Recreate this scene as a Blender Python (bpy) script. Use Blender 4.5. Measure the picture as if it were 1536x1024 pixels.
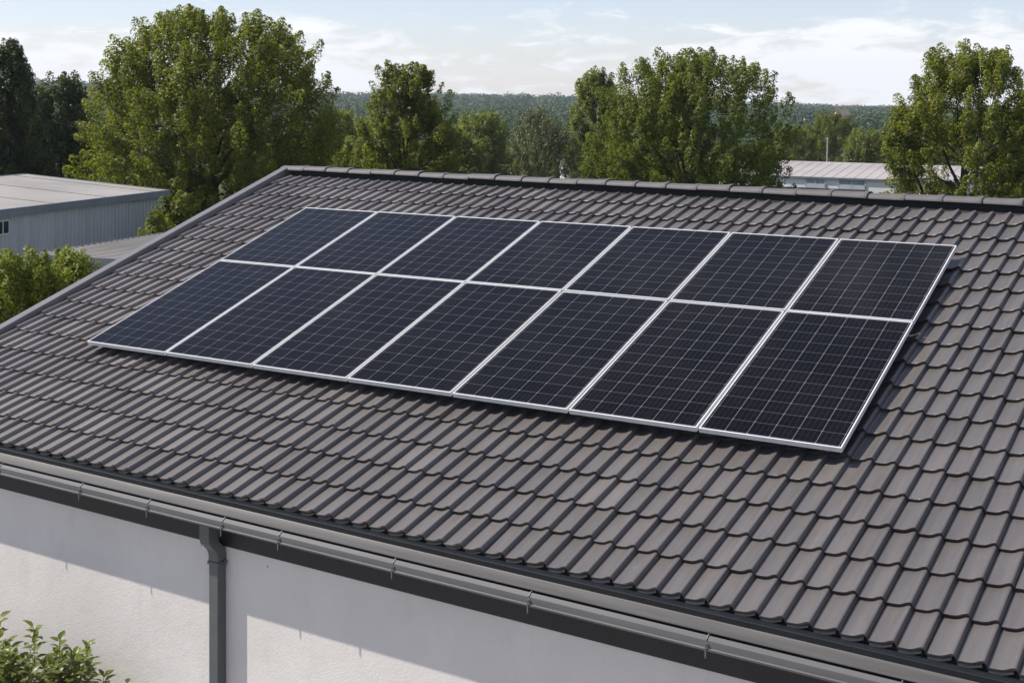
import bpy, math, random
import numpy as np
from mathutils import Vector, Matrix

for o in list(bpy.data.objects):
    bpy.data.objects.remove(o)
SC = bpy.context.scene
COL = SC.collection
rng = np.random.default_rng(7)
random.seed(7)

# ------------------------------------------------------------------ camera
F, CY = 1989.736, 235.112            # focal length and principal point, photo pixels (1536 wide)
YAW, PITCH, ROLL = 0.56253, 0.04493, -0.00884
CAM = np.array([9.65583, -8.07428, 2.2524])
fwd = np.array([-math.sin(YAW)*math.cos(PITCH), math.cos(YAW)*math.cos(PITCH), -math.sin(PITCH)])
rgt0 = np.array([math.cos(YAW), math.sin(YAW), 0.0])
dwn0 = np.cross(fwd, rgt0)
rgt = math.cos(ROLL)*rgt0 + math.sin(ROLL)*dwn0
dwn = -math.sin(ROLL)*rgt0 + math.cos(ROLL)*dwn0
cd = bpy.data.cameras.new("camera")
cam = bpy.data.objects.new("camera", cd)
COL.objects.link(cam)
m = Matrix.Identity(4)
for i in range(3):
    m[i][0], m[i][1], m[i][2], m[i][3] = rgt[i], -dwn[i], -fwd[i], CAM[i]
cam.matrix_world = m
cd.sensor_width = 36.0
cd.lens = F/1536*36
cd.shift_y = -(512-CY)/1536
cd.clip_start = 0.1
cd.clip_end = 9000
SC.camera = cam
FH = np.array([-math.sin(YAW), math.cos(YAW)])       # level forward / right directions of the viewpoint
RH = np.array([math.cos(YAW), math.sin(YAW)])
HOR = 146.0

# ------------------------------------------------------------------ sun, sky, exposure
LX, LY, LZ = 0.74, 0.325, -0.96                      # direction the sunlight travels
S = Vector((-LX, -LY, -LZ)).normalized()
sun = bpy.data.lights.new("sun", 'SUN')
sun.energy = 5.0
sun.angle = math.radians(0.5)
sun.color = (1.0, 0.95, 0.87)
so = bpy.data.objects.new("sun", sun)
so.rotation_euler = S.to_track_quat('Z', 'Y').to_euler()
so.location = (-20, -10, 30)
COL.objects.link(so)

W = bpy.data.worlds.new("World")
SC.world = W
W.use_nodes = True
nt = W.node_tree
nt.nodes.clear()
N = nt.nodes.new
L = nt.links.new
def mnode(nt, op, a, b=None, c=None, clamp=False):
    n = nt.nodes.new('ShaderNodeMath'); n.operation = op; n.use_clamp = clamp
    for i, v in enumerate((a, b, c)):
        if v is None: continue
        if isinstance(v, (int, float)): n.inputs[i].default_value = v
        else: nt.links.new(v, n.inputs[i])
    return n.outputs[0]
sky = N('ShaderNodeTexSky'); sky.sky_type = 'NISHITA'; sky.sun_disc = False
sky.sun_elevation = math.asin(S.z)
sky.sun_rotation = math.atan2(S.x, S.y)
sky.air_density = 1.0; sky.dust_density = 0.3; sky.ozone_density = 3.0; sky.altitude = 100
bg1 = N('ShaderNodeBackground'); bg1.inputs[1].default_value = 0.112
tint = N('ShaderNodeMix'); tint.data_type = 'RGBA'; tint.blend_type = 'MULTIPLY'; tint.inputs[0].default_value = 1.0
tint.inputs[7].default_value = (0.98, 0.905, 1.0, 1)
L(sky.outputs[0], tint.inputs[6]); L(tint.outputs[2], bg1.inputs[0])
tc = N('ShaderNodeTexCoord')
sep = N('ShaderNodeSeparateXYZ'); L(tc.outputs['Generated'], sep.inputs[0])
mp = N('ShaderNodeMapping'); mp.inputs['Scale'].default_value = (1.0, 1.0, 3.6); mp.inputs['Location'].default_value = (.31, .12, 0)
L(tc.outputs['Generated'], mp.inputs[0])
n1 = N('ShaderNodeTexNoise'); n1.inputs['Scale'].default_value = 4.6; n1.inputs['Detail'].default_value = 9
n1.inputs['Roughness'].default_value = 0.56; n1.inputs['Distortion'].default_value = 0.25
L(mp.outputs[0], n1.inputs['Vector'])
n2 = N('ShaderNodeTexNoise'); n2.inputs['Scale'].default_value = 24; n2.inputs['Detail'].default_value = 8
n2.inputs['Roughness'].default_value = 0.6; n2.inputs['Distortion'].default_value = 0.4
L(mp.outputs[0], n2.inputs['Vector'])
cl = mnode(nt, 'ADD', mnode(nt, 'MULTIPLY', n1.outputs[0], 0.5), mnode(nt, 'MULTIPLY', n2.outputs[0], 0.5))
# thicker veil of cloud towards the horizon, clearer sky above it
vr = N('ShaderNodeMapRange'); vr.interpolation_type = 'SMOOTHSTEP'
vr.inputs[1].default_value = 0.012; vr.inputs[2].default_value = 0.078; vr.inputs[3].default_value = 0.065; vr.inputs[4].default_value = -0.085
L(sep.outputs[2], vr.inputs[0])
cl = mnode(nt, 'ADD', cl, vr.outputs[0])
mr = N('ShaderNodeMapRange'); mr.interpolation_type = 'SMOOTHSTEP'
mr.inputs[1].default_value = 0.455; mr.inputs[2].default_value = 0.58
mr.inputs[3].default_value = 0.17; mr.inputs[4].default_value = 0.92
L(cl, mr.inputs[0])
bg2 = N('ShaderNodeBackground'); bg2.inputs[0].default_value = (0.975, 0.98, 1.0, 1); bg2.inputs[1].default_value = 0.85
mx = N('ShaderNodeMixShader'); L(mr.outputs[0], mx.inputs[0]); L(bg1.outputs[0], mx.inputs[1]); L(bg2.outputs[0], mx.inputs[2])
out = N('ShaderNodeOutputWorld'); L(mx.outputs[0], out.inputs[0])

SC.view_settings.view_transform = 'Standard'
SC.view_settings.look = 'None'
SC.view_settings.exposure = 0.38
SC.view_settings.gamma = 1.0

# ------------------------------------------------------------------ helpers
class MB:
    """collects faces for one mesh"""
    def __init__(s): s.v = []; s.f = []; s.n = 0; s.mi = []; s.cur = 0
    def add(s, verts, faces):
        o = s.n
        s.v.extend([tuple(map(float, q)) for q in verts]); s.n += len(verts)
        s.f.extend([tuple(i+o for i in f) for f in faces]); s.mi.extend([s.cur]*len(faces))
    def box(s, x0, y0, z0, x1, y1, z1, T=None):
        v = [(x, y, z) for x in (x0, x1) for y in (y0, y1) for z in (z0, z1)]
        if T: v = [T(*q) for q in v]
        s.add(v, [(0,1,3,2), (4,6,7,5), (0,4,5,1), (2,3,7,6), (0,2,6,4), (1,5,7,3)])
    def sweep(s, prof, a, b, axis='x', closed=True, caps=True):
        """prof: list of (y,z) swept along x from a to b"""
        n = len(prof)
        v = [(a, y, z) for y, z in prof] + [(b, y, z) for y, z in prof]
        f = [(i, (i+1) % n, n+(i+1) % n, n+i) for i in range(n if closed else n-1)]
        if closed and caps: f += [tuple(range(n))[::-1], tuple(range(n, 2*n))]
        s.add(v, f)
    def tube(s, pts, rad, k=6, cap=True):
        pts = [np.array(p, float) for p in pts]
        vs = []; fs = []
        for i, p in enumerate(pts):
            d = pts[min(i+1, len(pts)-1)] - pts[max(i-1, 0)]
            d = d/(np.linalg.norm(d)+1e-9)
            a = np.cross(d, (0, 0, 1) if abs(d[2]) < .9 else (1, 0, 0)); a /= np.linalg.norm(a)
            b = np.cross(d, a)
            r = rad[i] if hasattr(rad, '__len__') else rad
            for j in range(k):
                t = 2*math.pi*j/k
                vs.append(p + r*(math.cos(t)*a + math.sin(t)*b))
        for i in range(len(pts)-1):
            for j in range(k):
                fs.append((i*k+j, i*k+(j+1) % k, (i+1)*k+(j+1) % k, (i+1)*k+j))
        if cap:
            fs.append(tuple(range(k))); fs.append(tuple(range((len(pts)-1)*k, len(pts)*k))[::-1])
        s.add(vs, fs)
    def mesh(s, name, mats, smooth=None):
        me = bpy.data.meshes.new(name)
        me.from_pydata(s.v, [], s.f)
        for mt in (mats if isinstance(mats, (list, tuple)) else [mats]): me.materials.append(mt)
        if max(s.mi, default=0): me.polygons.foreach_set('material_index', s.mi)
        me.update()
        fix_normals(me)
        if smooth is not None:
            me.shade_smooth()
            me.set_sharp_from_angle(angle=math.radians(smooth))
        return me
    def build(s, name, mats, parent=None, smooth=None):
        return link(name, s.mesh(name, mats, smooth), parent)
import bmesh
def fix_normals(me):
    bm = bmesh.new(); bm.from_mesh(me)
    bmesh.ops.recalc_face_normals(bm, faces=bm.faces)
    bm.to_mesh(me); bm.free()
def link(name, me, parent=None):
    o = bpy.data.objects.new(name, me); COL.objects.link(o)
    if parent: o.parent = parent
    return o
def bevel(o, w, seg=2):
    b = o.modifiers.new('bevel', 'BEVEL'); b.width = w; b.segments = seg; b.limit_method = 'ANGLE'
    b.angle_limit = math.radians(40)
def tag(o, label=None, cat=None, group=None, kind=None):
    for k, v in (('label', label), ('category', cat), ('group', group), ('kind', kind)):
        if v: o[k] = v
    return o
def thing(name, label, cat, loc=(0, 0, 0), group=None, rz=0.0):
    o = bpy.data.objects.new(name, None); COL.objects.link(o)
    o.location = loc; o.rotation_euler = (0, 0, rz); o.empty_display_size = .3
    return tag(o, label, cat, group)
def raw_mesh(name, verts, faces_idx, nper, mats, attr=None):
    """fast mesh of equal-sized polygons; attr: dict name -> per face floats"""
    me = bpy.data.meshes.new(name)
    nv, nf = len(verts), len(faces_idx)
    me.vertices.add(nv); me.vertices.foreach_set('co', np.asarray(verts, np.float32).ravel())
    me.loops.add(nf*nper); me.loops.foreach_set('vertex_index', np.asarray(faces_idx, np.int32).ravel())
    me.polygons.add(nf)
    me.polygons.foreach_set('loop_start', np.arange(0, nf*nper, nper, dtype=np.int32))
    me.polygons.foreach_set('loop_total', np.full(nf, nper, np.int32))
    for mt in mats: me.materials.append(mt)
    me.update(calc_edges=True)
    for k, a in (attr or {}).items():
        at = me.attributes.new(k, 'FLOAT', 'FACE'); at.data.foreach_set('value', np.asarray(a, np.float32))
    return me

# ------------------------------------------------------------------ materials
def new_mat(name):
    mt = bpy.data.materials.new(name); mt.use_nodes = True
    n = mt.node_tree; b = n.nodes['Principled BSDF']
    return mt, n, b
def noise(n, scale, detail=4, rough=.55, vec=None, stretch=None):
    t = n.nodes.new('ShaderNodeTexNoise')
    t.inputs['Scale'].default_value = scale; t.inputs['Detail'].default_value = detail
    t.inputs['Roughness'].default_value = rough
    if vec is None:
        c = n.nodes.new('ShaderNodeTexCoord'); vec = c.outputs['Object']
    if stretch:
        mp = n.nodes.new('ShaderNodeMapping'); mp.inputs['Scale'].default_value = stretch
        n.links.new(vec, mp.inputs[0]); vec = mp.outputs[0]
    n.links.new(vec, t.inputs['Vector'])
    return t.outputs[0]
def ramp(n, fac, stops):
    r = n.nodes.new('ShaderNodeValToRGB')
    e = r.color_ramp.elements
    while len(e) < len(stops): e.new(0.5)
    for q, (p, c) in zip(e, stops):
        q.position = p; q.color = (*c, 1) if len(c) == 3 else c
    n.links.new(fac, r.inputs[0])
    return r.outputs[0]
def mixc(n, fac, a, b, mode='MIX'):
    x = n.nodes.new('ShaderNodeMix'); x.data_type = 'RGBA'; x.blend_type = mode
    for sock, v in ((x.inputs[0], fac), (x.inputs[6], a), (x.inputs[7], b)):
        if isinstance(v, (int, float)): sock.default_value = v
        elif isinstance(v, tuple): sock.default_value = (*v, 1)
        else: n.links.new(v, sock)
    return x.outputs[2]
def bump(n, b, h, strength=.3, dist=.01):
    u = n.nodes.new('ShaderNodeBump'); u.inputs['Strength'].default_value = strength
    u.inputs['Distance'].default_value = dist
    n.links.new(h, u.inputs['Height']); n.links.new(u.outputs[0], b.inputs['Normal'])
def simple(name, c0, c1, scale=6, rough=.6, metal=0.0, bmp=.0, detail=5, stretch=None, spec=.5, bscale=None, bdist=.01):
    mt, n, b = new_mat(name)
    f = noise(n, scale, detail, stretch=stretch)
    n.links.new(ramp(n, f, [(.3, c0), (.7, c1)]), b.inputs['Base Color'])
    b.inputs['Roughness'].default_value = rough; b.inputs['Metallic'].default_value = metal
    b.inputs['Specular IOR Level'].default_value = spec
    if bmp: bump(n, b, noise(n, bscale or scale*8, 4), bmp, bdist)
    return mt

def leaf_mat(name, dark, mid, light, trans=.5, rough=.5):
    mt, n, b = new_mat(name)
    at = n.nodes.new('ShaderNodeAttribute'); at.attribute_name = 'tint'
    c = ramp(n, at.outputs['Fac'], [(0, dark), (.5, mid), (1, light)])
    n.links.new(c, b.inputs['Base Color'])
    b.inputs['Roughness'].default_value = rough; b.inputs['Specular IOR Level'].default_value = .35
    tr = n.nodes.new('ShaderNodeBsdfTranslucent')
    n.links.new(mixc(n, 1.0, c, (1.5, 1.6, .45), 'MULTIPLY'), tr.inputs[0])
    ms = n.nodes.new('ShaderNodeMixShader'); ms.inputs[0].default_value = trans
    n.links.new(b.outputs[0], ms.inputs[1]); n.links.new(tr.outputs[0], ms.inputs[2])
    n.links.new(ms.outputs[0], n.nodes['Material Output'].inputs[0])
    return mt
M = {}
M['leaf'] = leaf_mat('leaf_green', (.072, .088, .012), (.142, .156, .021), (.235, .238, .034))
M['leaf_pale'] = leaf_mat('leaf_pale_green', (.095, .115, .026), (.150, .170, .042), (.20, .215, .06))
M['leaf_cool'] = leaf_mat('leaf_cool_green', (.064, .083, .012), (.120, .142, .020), (.185, .198, .030))
M['leaf_dark'] = leaf_mat('leaf_dark_green', (.034, .050, .014), (.060, .080, .019), (.092, .112, .027), .35)
M['leaf_grey'] = leaf_mat('leaf_grey_olive', (.075, .085, .036), (.105, .112, .05), (.13, .135, .062), .25)
M['leaf_bush'] = leaf_mat('leaf_bush', (.085, .11, .010), (.16, .185, .016), (.25, .26, .028), .4)
M['leaf_shrub'] = leaf_mat('leaf_shrub', (.05, .075, .016), (.09, .12, .026), (.17, .19, .05), .3, .38)
M['leaf_far'] = leaf_mat('leaf_far_wood', (.022, .046, .012), (.042, .074, .017), (.074, .105, .025), .15, .7)
M['bark'] = simple('bark', (.035, .028, .022), (.075, .062, .05), 9, .9, bmp=.5)
M['bark_pale'] = simple('bark_pale', (.10, .09, .07), (.17, .15, .12), 9, .9, bmp=.4)

def tile_mat():
    mt, n, b = new_mat('roof_tile_concrete')
    tcn = n.nodes.new('ShaderNodeTexCoord')
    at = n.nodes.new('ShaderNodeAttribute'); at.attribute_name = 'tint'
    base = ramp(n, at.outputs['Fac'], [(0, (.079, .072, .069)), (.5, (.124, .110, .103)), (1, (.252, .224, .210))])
    st = noise(n, 14, 5, .6, tcn.outputs['Object'], (1, .12, .12))
    base = mixc(n, .28, base, ramp(n, st, [(.3, (.062, .055, .052)), (.7, (.160, .143, .137))]))
    big = noise(n, .7, 4, .6, tcn.outputs['Object'])
    base = mixc(n, mnode(n, 'MULTIPLY', ramp_f(n, big, .52, .72), .28), base, (.085, .075, .07))
    sp = noise(n, 90, 2, .5, tcn.outputs['Object'])
    base = mixc(n, mnode(n, 'MULTIPLY', ramp_f(n, sp, .70, .78), .55), base, (.30, .29, .27))
    # rain streaks down the slope and grey-green lichen specks
    rs_ = noise(n, 6, 5, .65, tcn.outputs['Object'], (1, .16, .16))
    base = mixc(n, mnode(n, 'MULTIPLY', ramp_f(n, rs_, .58, .72), .32), base, (.060, .052, .047))
    li = noise(n, 30, 3, .7, tcn.outputs['Object']); lp = noise(n, 1.3, 3, .6, tcn.outputs['Object'])
    base = mixc(n, mnode(n, 'MULTIPLY', mnode(n, 'MULTIPLY', ramp_f(n, li, .62, .70), ramp_f(n, lp, .52, .66)), .4), base, (.20, .195, .165))
    n.links.new(base, b.inputs['Base Color'])
    b.inputs['Roughness'].default_value = .33; b.inputs['IOR'].default_value = 1.52
    bump(n, b, noise(n, 160, 3, .6, tcn.outputs['Object']), .22, .004)
    return mt
def ramp_f(n, v, a, b):
    r = n.nodes.new('ShaderNodeMapRange'); r.inputs[1].default_value = a; r.inputs[2].default_value = b
    n.links.new(v, r.inputs[0]); return r.outputs[0]
M['tile'] = tile_mat()
M['tile_under'] = simple('tile_raw_edge', (.20, .18, .15), (.30, .27, .23), 20, .8)
M['ridge'] = simple('ridge_tile_concrete', (.066, .060, .060), (.110, .101, .100), 5, .65, bmp=.2, bscale=120, bdist=.003)
M['anthracite'] = simple('anthracite_painted_metal', (.010, .0105, .0125), (.016, .0165, .019), 3, .5)
M['verge'] = simple('verge_sheet_metal', (.12, .114, .117), (.15, .143, .146), 3, .42, bmp=.05)
M['underlay'] = simple('roof_underlay', (.012, .012, .013), (.018, .018, .019), 5, .9)
M['gutter'] = simple('gutter_zinc_grey', (.080, .078, .081), (.105, .102, .104), 5, .62, 0, stretch=(.3, 4, 4), spec=.3)
M['apron'] = simple('eaves_apron_zinc', (.056, .052, .051), (.086, .081, .079), 3, .55, .1, stretch=(.6, 8, 8))
M['galv'] = simple('galvanised_steel', (.10, .10, .105), (.16, .16, .165), 30, .5, .3)
M['pipe'] = simple('downpipe_grey', (.085, .09, .092), (.105, .11, .112), 4, .42, .0)
M['frame'] = simple('anodised_aluminium', (.64, .635, .625), (.72, .715, .705), 5, .42, .2)
M['backsheet'] = simple('panel_backsheet', (.02, .02, .022), (.03, .03, .033), 5, .7)
def render_mat():
    mt, n, b = new_mat('white_render')
    tcn = n.nodes.new('ShaderNodeTexCoord')
    f = noise(n, 1.6, 6, .6, tcn.outputs['Object'])
    c = ramp(n, f, [(.3, (.635, .59, .548)), (.7, (.71, .66, .615))])
    d = noise(n, 5, 6, .65, tcn.outputs['Object'], (1, 1, .35))
    c = mixc(n, mnode(n, 'MULTIPLY', ramp_f(n, d, .54, .78), .32), c, (.50, .465, .43))
    sp = noise(n, 38, 2, .5, tcn.outputs['Object'])
    c = mixc(n, mnode(n, 'MULTIPLY', ramp_f(n, sp, .74, .80), .5), c, (.40, .36, .32))
    rn = noise(n, 3.2, 5, .6, tcn.outputs['Object'], (1, 1, .07))
    c = mixc(n, mnode(n, 'MULTIPLY', ramp_f(n, rn, .60, .78), .04), c, (.40, .37, .33))
    n.links.new(c, b.inputs['Base Color'])
    b.inputs['Roughness'].default_value = .9; b.inputs['Specular IOR Level'].default_value = .15
    h = mnode(n, 'ADD', noise(n, 70, 6, .7, tcn.outputs['Object']), mnode(n, 'MULTIPLY', noise(n, 9, 3, .5, tcn.outputs['Object']), .8))
    bump(n, b, h, .32, .010)
    return mt
M['render'] = render_mat()

def cell_mat(name, wid, hei, cols, rows):
    """solar cell sheet: cell gaps, busbars and fingers from object coordinates in metres"""
    mt, n, b = new_mat(name)
    tcn = n.nodes.new('ShaderNodeTexCoord'); sp = n.nodes.new('ShaderNodeSeparateXYZ')
    n.links.new(tcn.outputs['Object'], sp.inputs[0])
    mg = .024
    cw = (wid-2*mg)/cols; ch = (hei-2*mg)/rows
    def dist(co, pitch, off):
        t = mnode(n, 'DIVIDE', mnode(n, 'SUBTRACT', co, off), pitch)
        fr = mnode(n, 'FRACT', t)
        return mnode(n, 'MULTIPLY', mnode(n, 'MINIMUM', fr, mnode(n, 'SUBTRACT', 1.0, fr)), pitch), fr
    dx, fx = dist(sp.outputs[0], cw, mg); dy, fy = dist(sp.outputs[1], ch, mg)
    lx = mnode(n, 'LESS_THAN', dx, .0016); ly = mnode(n, 'LESS_THAN', dy, .0013)
    dia = mnode(n, 'LESS_THAN', mnode(n, 'ADD', dx, dy), .0075)
    line = mnode(n, 'MAXIMUM', lx, mnode(n, 'MULTIPLY', ly, .75)); line = mnode(n, 'MAXIMUM', line, dia)
    bx, _ = dist(sp.outputs[0], cw/4, mg); by, _ = dist(sp.outputs[1], ch/2, mg)
    bus = mnode(n, 'MAXIMUM', mnode(n, 'LESS_THAN', bx, .0012), mnode(n, 'MULTIPLY', mnode(n, 'LESS_THAN', by, .001), .8))
    ci = n.nodes.new('ShaderNodeCombineXYZ')
    n.links.new(mnode(n, 'FLOOR', mnode(n, 'DIVIDE', mnode(n, 'SUBTRACT', sp.outputs[0], mg), cw)), ci.inputs[0])
    n.links.new(mnode(n, 'FLOOR', mnode(n, 'DIVIDE', mnode(n, 'SUBTRACT', sp.outputs[1], mg), ch)), ci.inputs[1])
    oi = n.nodes.new('ShaderNodeObjectInfo'); n.links.new(oi.outputs['Random'], ci.inputs[2])
    wn = n.nodes.new('ShaderNodeTexWhiteNoise'); n.links.new(ci.outputs[0], wn.inputs[0])
    cell = ramp(n, wn.outputs[0], [(0, (.0014, .0012, .0014)), (1, (.0034, .0030, .0036))])
    f = noise(n, 70, 3, .6, tcn.outputs['Object'], (1, .3, 1))
    cell = mixc(n, mnode(n, 'MULTIPLY', ramp_f(n, f, .45, .75), .5), cell, (.006, .0055, .0075))
    c = mixc(n, mnode(n, 'MULTIPLY', bus, .55), cell, (.028, .028, .032))
    c = mixc(n, mnode(n, 'MULTIPLY', line, .8), c, (.19, .19, .19))
    n.links.new(c, b.inputs['Base Color'])
    dz = ramp_f(n, mnode(n, 'ADD', noise(n, 1.4, 5, .6, tcn.outputs['Object']), mnode(n, 'MULTIPLY', sp.outputs[1], -.06)), .40, .62)
    c = mixc(n, mnode(n, 'MULTIPLY', dz, .009), c, (.30, .27, .25))
    n.links.new(c, b.inputs['Base Color'])
    dust = noise(n, 2.2, 5, .6, tcn.outputs['Object'])
    n.links.new(mnode(n, 'ADD', .05, mnode(n, 'MULTIPLY', dust, .06)), b.inputs['Roughness'])
    b.inputs['IOR'].default_value = 1.19
    bump(n, b, noise(n, 26, 3, .6, tcn.outputs['Object']), .06, .004)
    return mt

# ------------------------------------------------------------------ terrain
GZ = -4.05
def smooth(a, b, x):
    t = np.clip((np.asarray(x, float)-a)/(b-a), 0, 1); return t*t*(3-2*t)
def ground_z(x, y):
    dx, dy = np.asarray(x, float)-CAM[0], np.asarray(y, float)-CAM[1]
    rad = np.hypot(dx, dy)
    az = np.arctan2(dx*RH[0]+dy*RH[1], np.maximum(dx*FH[0]+dy*FH[1], 1e-3))
    az = np.clip(az, -.6, .6)
    z = GZ - 10.5*smooth(70, 270, rad)
    top = np.interp(az, [-.6, -.33, -.13, .03, .23, .6], [9, 4.0, -4.5, -5.5, -14, -14])
    z = z + (top-(GZ-10.5))*smooth(450, 1500, rad)
    z = z + 1.6*np.sin(x*.011+1.3)*np.cos(y*.013+.4)*smooth(150, 500, rad)
    return z
rad = np.concatenate([[0.01], np.linspace(4, 70, 12), np.geomspace(80, 2300, 44)])
na = 128
vs = []; fs = []
for r_ in rad:
    t = np.arange(na)*2*math.pi/na
    x = CAM[0]+r_*np.cos(t); y = CAM[1]+r_*np.sin(t)
    vs.append(np.c_[x, y, ground_z(x, y)])
vs = np.concatenate(vs)
for i in range(len(rad)-1):
    for j in range(na):
        fs.append((i*na+j, i*na+(j+1) % na, (i+1)*na+(j+1) % na, (i+1)*na+j))
def ground_mat():
    mt, n, b = new_mat('grass_ground')
    a = noise(n, .25, 6, .6); d = noise(n, 3.5, 5, .6)
    c = ramp(n, a, [(.3, (.035, .05, .016)), (.55, (.06, .075, .024)), (.75, (.10, .095, .05))])
    n.links.new(mixc(n, .4, c, ramp(n, d, [(.3, (.03, .045, .012)), (.7, (.08, .09, .03))])), b.inputs['Base Color'])
    b.inputs['Roughness'].default_value = .95; b.inputs['Specular IOR Level'].default_value = .1
    return mt
def bounce_yard_mat():
    mt, n, b = new_mat('pale_bounce_gravel')
    a = noise(n, .6, 6, .6); d = noise(n, 30, 5, .7)
    c = mixc(n, .5, ramp(n, a, [(.3, (.24, .22, .20)), (.7, (.33, .31, .28))]), ramp(n, d, [(.3, (.20, .185, .165)), (.7, (.38, .355, .32))]))
    n.links.new(c, b.inputs['Base Color'])
    b.inputs['Roughness'].default_value = .95
    bump(n, b, d, .6, .02)
    return mt
yb_ = MB(); yb_.box(-9, -17, GZ-.1, 24, -1.32, GZ+.015)  # pale ground added out of view to bounce sun onto the wall
tag(yb_.build('bounce_yard', bounce_yard_mat()), kind='structure')
g = link('ground', raw_mesh('ground', vs, np.array(fs), 4, [ground_mat()]))
tag(g, kind='structure'); g.data.shade_smooth()

def at(px, d):                       # plan position seen at photo column px, d metres ahead of the viewpoint
    r = (px-768)/F*d
    p = CAM[:2]+FH*d+RH*r
    return p[0], p[1]
def height(py, d): return CAM[2]-(py-HOR)/F*d

# ------------------------------------------------------------------ the house
SL = 0.32053
cs, sn = math.cos(SL), math.sin(SL)
def P(u, v, w=0.0): return (u, v*cs - w*sn, v*sn + w*cs)      # along the eave, up the slope, off the panel plane
U0, U1 = -1.33, 12.6
PAN = -0.145
VE, GAUGE, NC = -1.4235, 0.3255, 18
YR, ZR = 4.37, 1.33
YW, YF = -1.31, -1.335

house = thing('house', 'white rendered house with a dark grey tiled roof carrying the solar panels', 'house', (0, 0, 0))

# walls with gables
wall = MB()
yb = 2*YR-YW
zt = -0.66
apex = 1.16
pts = [(YW, GZ-.3), (YW, zt), (YR, apex), (yb, zt), (yb, GZ-.3)]
wall.sweep(pts, U0+.02, U1-.1)
wall.build('wall', M['render'], house)

ck = MB()
ck.tube([(2.775, YW-.0005, -.905), (2.779, YW-.0005, -.93), (2.774, YW-.0005, -.95), (2.783, YW-.0005, -.968), (2.786, YW-.0005, -.985)], [.004, .003, .0035, .0025, .0012], 5)
ck.build('wall_crack', M['underlay'], house)
ck = MB()
ck.tube([(3.42, YW-.0005, -1.00), (3.424, YW-.0005, -1.012)], [.004, .003], 5)
ck.build('wall_crack', M['underlay'], house)

# roof tiles: double roll tiles, 0.30 m wide, two rolls each
prof = [(0, .001), (.03, -.001), (.12, 0), (.26, .0006), (.38, .0026), (.49, .0066), (.59, .0128), (.68, .0208), (.75, .0268), (.81, .0305), (.86, .0312), (.90, .0285), (.930, .0215), (.950, .0115), (.966, .002), (.975, -.004), (.992, -.004), (1.0, .001)]
PITCHW = 0.1503
roofv = []; rooff = []; rtint = []
TV = []; TF = []; TT = []; nv = 0
ncol = int((U1-U0)/(2*PITCHW))
us = []; hs = []
for k in range(2):
    for t, h in prof[(1 if k else 0):]:
        us.append((k+t)*PITCHW); hs.append(h)
us = np.array(us); hs = np.array(hs); npf = len(us)
TH = .025
for c in range(NC):
    v0 = VE + c*GAUGE
    ln = GAUGE + .05 if c < NC-1 else GAUGE*.86
    for k in range(ncol):
        uo = U0-.070 + k*2*PITCHW + rng.normal(0, .0012)
        lift = .029 + rng.normal(0, .0014); dv = rng.normal(0, .003); tw = rng.normal(0, .0012)
        hd = rng.normal(0, .0008)
        twist = np.linspace(-1, 1, npf)*tw
        # rings: bottom of front edge, front edge (slightly rounded), just behind it, head
        rows = [(0.013, lift-TH, 0), (0.0, lift-.0012, 0), (.0015, lift, 0), (ln*.5, lift*.5+.0005, 0), (ln, 0.0+hd, 0)]
        base = nv
        for q, (vv, w, _) in enumerate(rows):
            hh = hs + PAN + w + twist*(1-vv/ln)
            if q == 0: hh = hs*.92 + PAN + w + twist
            X = uo+us; V = np.full(npf, v0+dv+vv)
            TV.append(np.c_[X, V*cs-hh*sn, V*sn+hh*cs]); nv += npf
        tint = np.clip(.78-.075*(uo+.15)-.03*c/18+rng.normal(0, .09), 0, 1)  # grazing-view sheen put into the colour: paler at left, darker rightwards and upslope
        for q in range(len(rows)-1):
            a = base+q*npf+np.arange(npf-1)
            TF.append(np.c_[a, a+1, a+1+npf, a+npf]); TT.append(np.full(npf-1, tint))
TV = np.concatenate(TV); TF = np.concatenate(TF); TT = np.concatenate(TT)
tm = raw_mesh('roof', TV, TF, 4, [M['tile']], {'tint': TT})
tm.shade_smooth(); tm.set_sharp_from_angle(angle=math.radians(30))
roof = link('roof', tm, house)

# deck under the tiles, back slope and ridge filler
dk = MB()
def Pb(u, v, w=0.0):
    q = P(u, v, w); return (q[0], 2*YR-q[1], q[2])
for f_ in (P, Pb):
    dk.box(U0-.05, VE+.06, -.20, U1, 4.60, PAN-.012, f_)
dk.sweep([(YR-.075, 1.24), (YR-.075, 1.335), (YR+.075, 1.335), (YR+.075, 1.24)], U0-.02, U1)
dk.build('underlay', M['underlay'], roof)
bk = MB()
for c in range(NC):
    v0 = VE+c*GAUGE
    bk.box(U0, v0, PAN-.01, U1, v0+GAUGE-.002, PAN+.03, Pb)
bk.build('rear_slope', M['tile_under'] if False else M['ridge'], roof)
# lighter raw edge of the doubled eaves course
ee = MB(); k_ = 0
for k in range(ncol*2):
    uo = U0-.070+k*PITCHW
    for (t0, h0), (t1, h1) in zip(prof[:-1], prof[1:]):
        if not (t0 < .78): continue
        e = .009
        q = [P(uo+t0*PITCHW, VE+.006, h0*.8+PAN-.002), P(uo+t1*PITCHW, VE+.006, h1*.8+PAN-.002),
             P(uo+t1*PITCHW, VE+.010, h1*.8+PAN-.013), P(uo+t0*PITCHW, VE+.010, h0*.8+PAN-.013)]
        q2 = [P(uo+t0*PITCHW, VE+.2, h0*.8+PAN-.004), P(uo+t1*PITCHW, VE+.2, h1*.8+PAN-.004)]
        ee.add(q+q2, [(0, 1, 2, 3), (0, 1, 5, 4)])
ee.build('eaves_course', M['tile_under'], roof)

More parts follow.
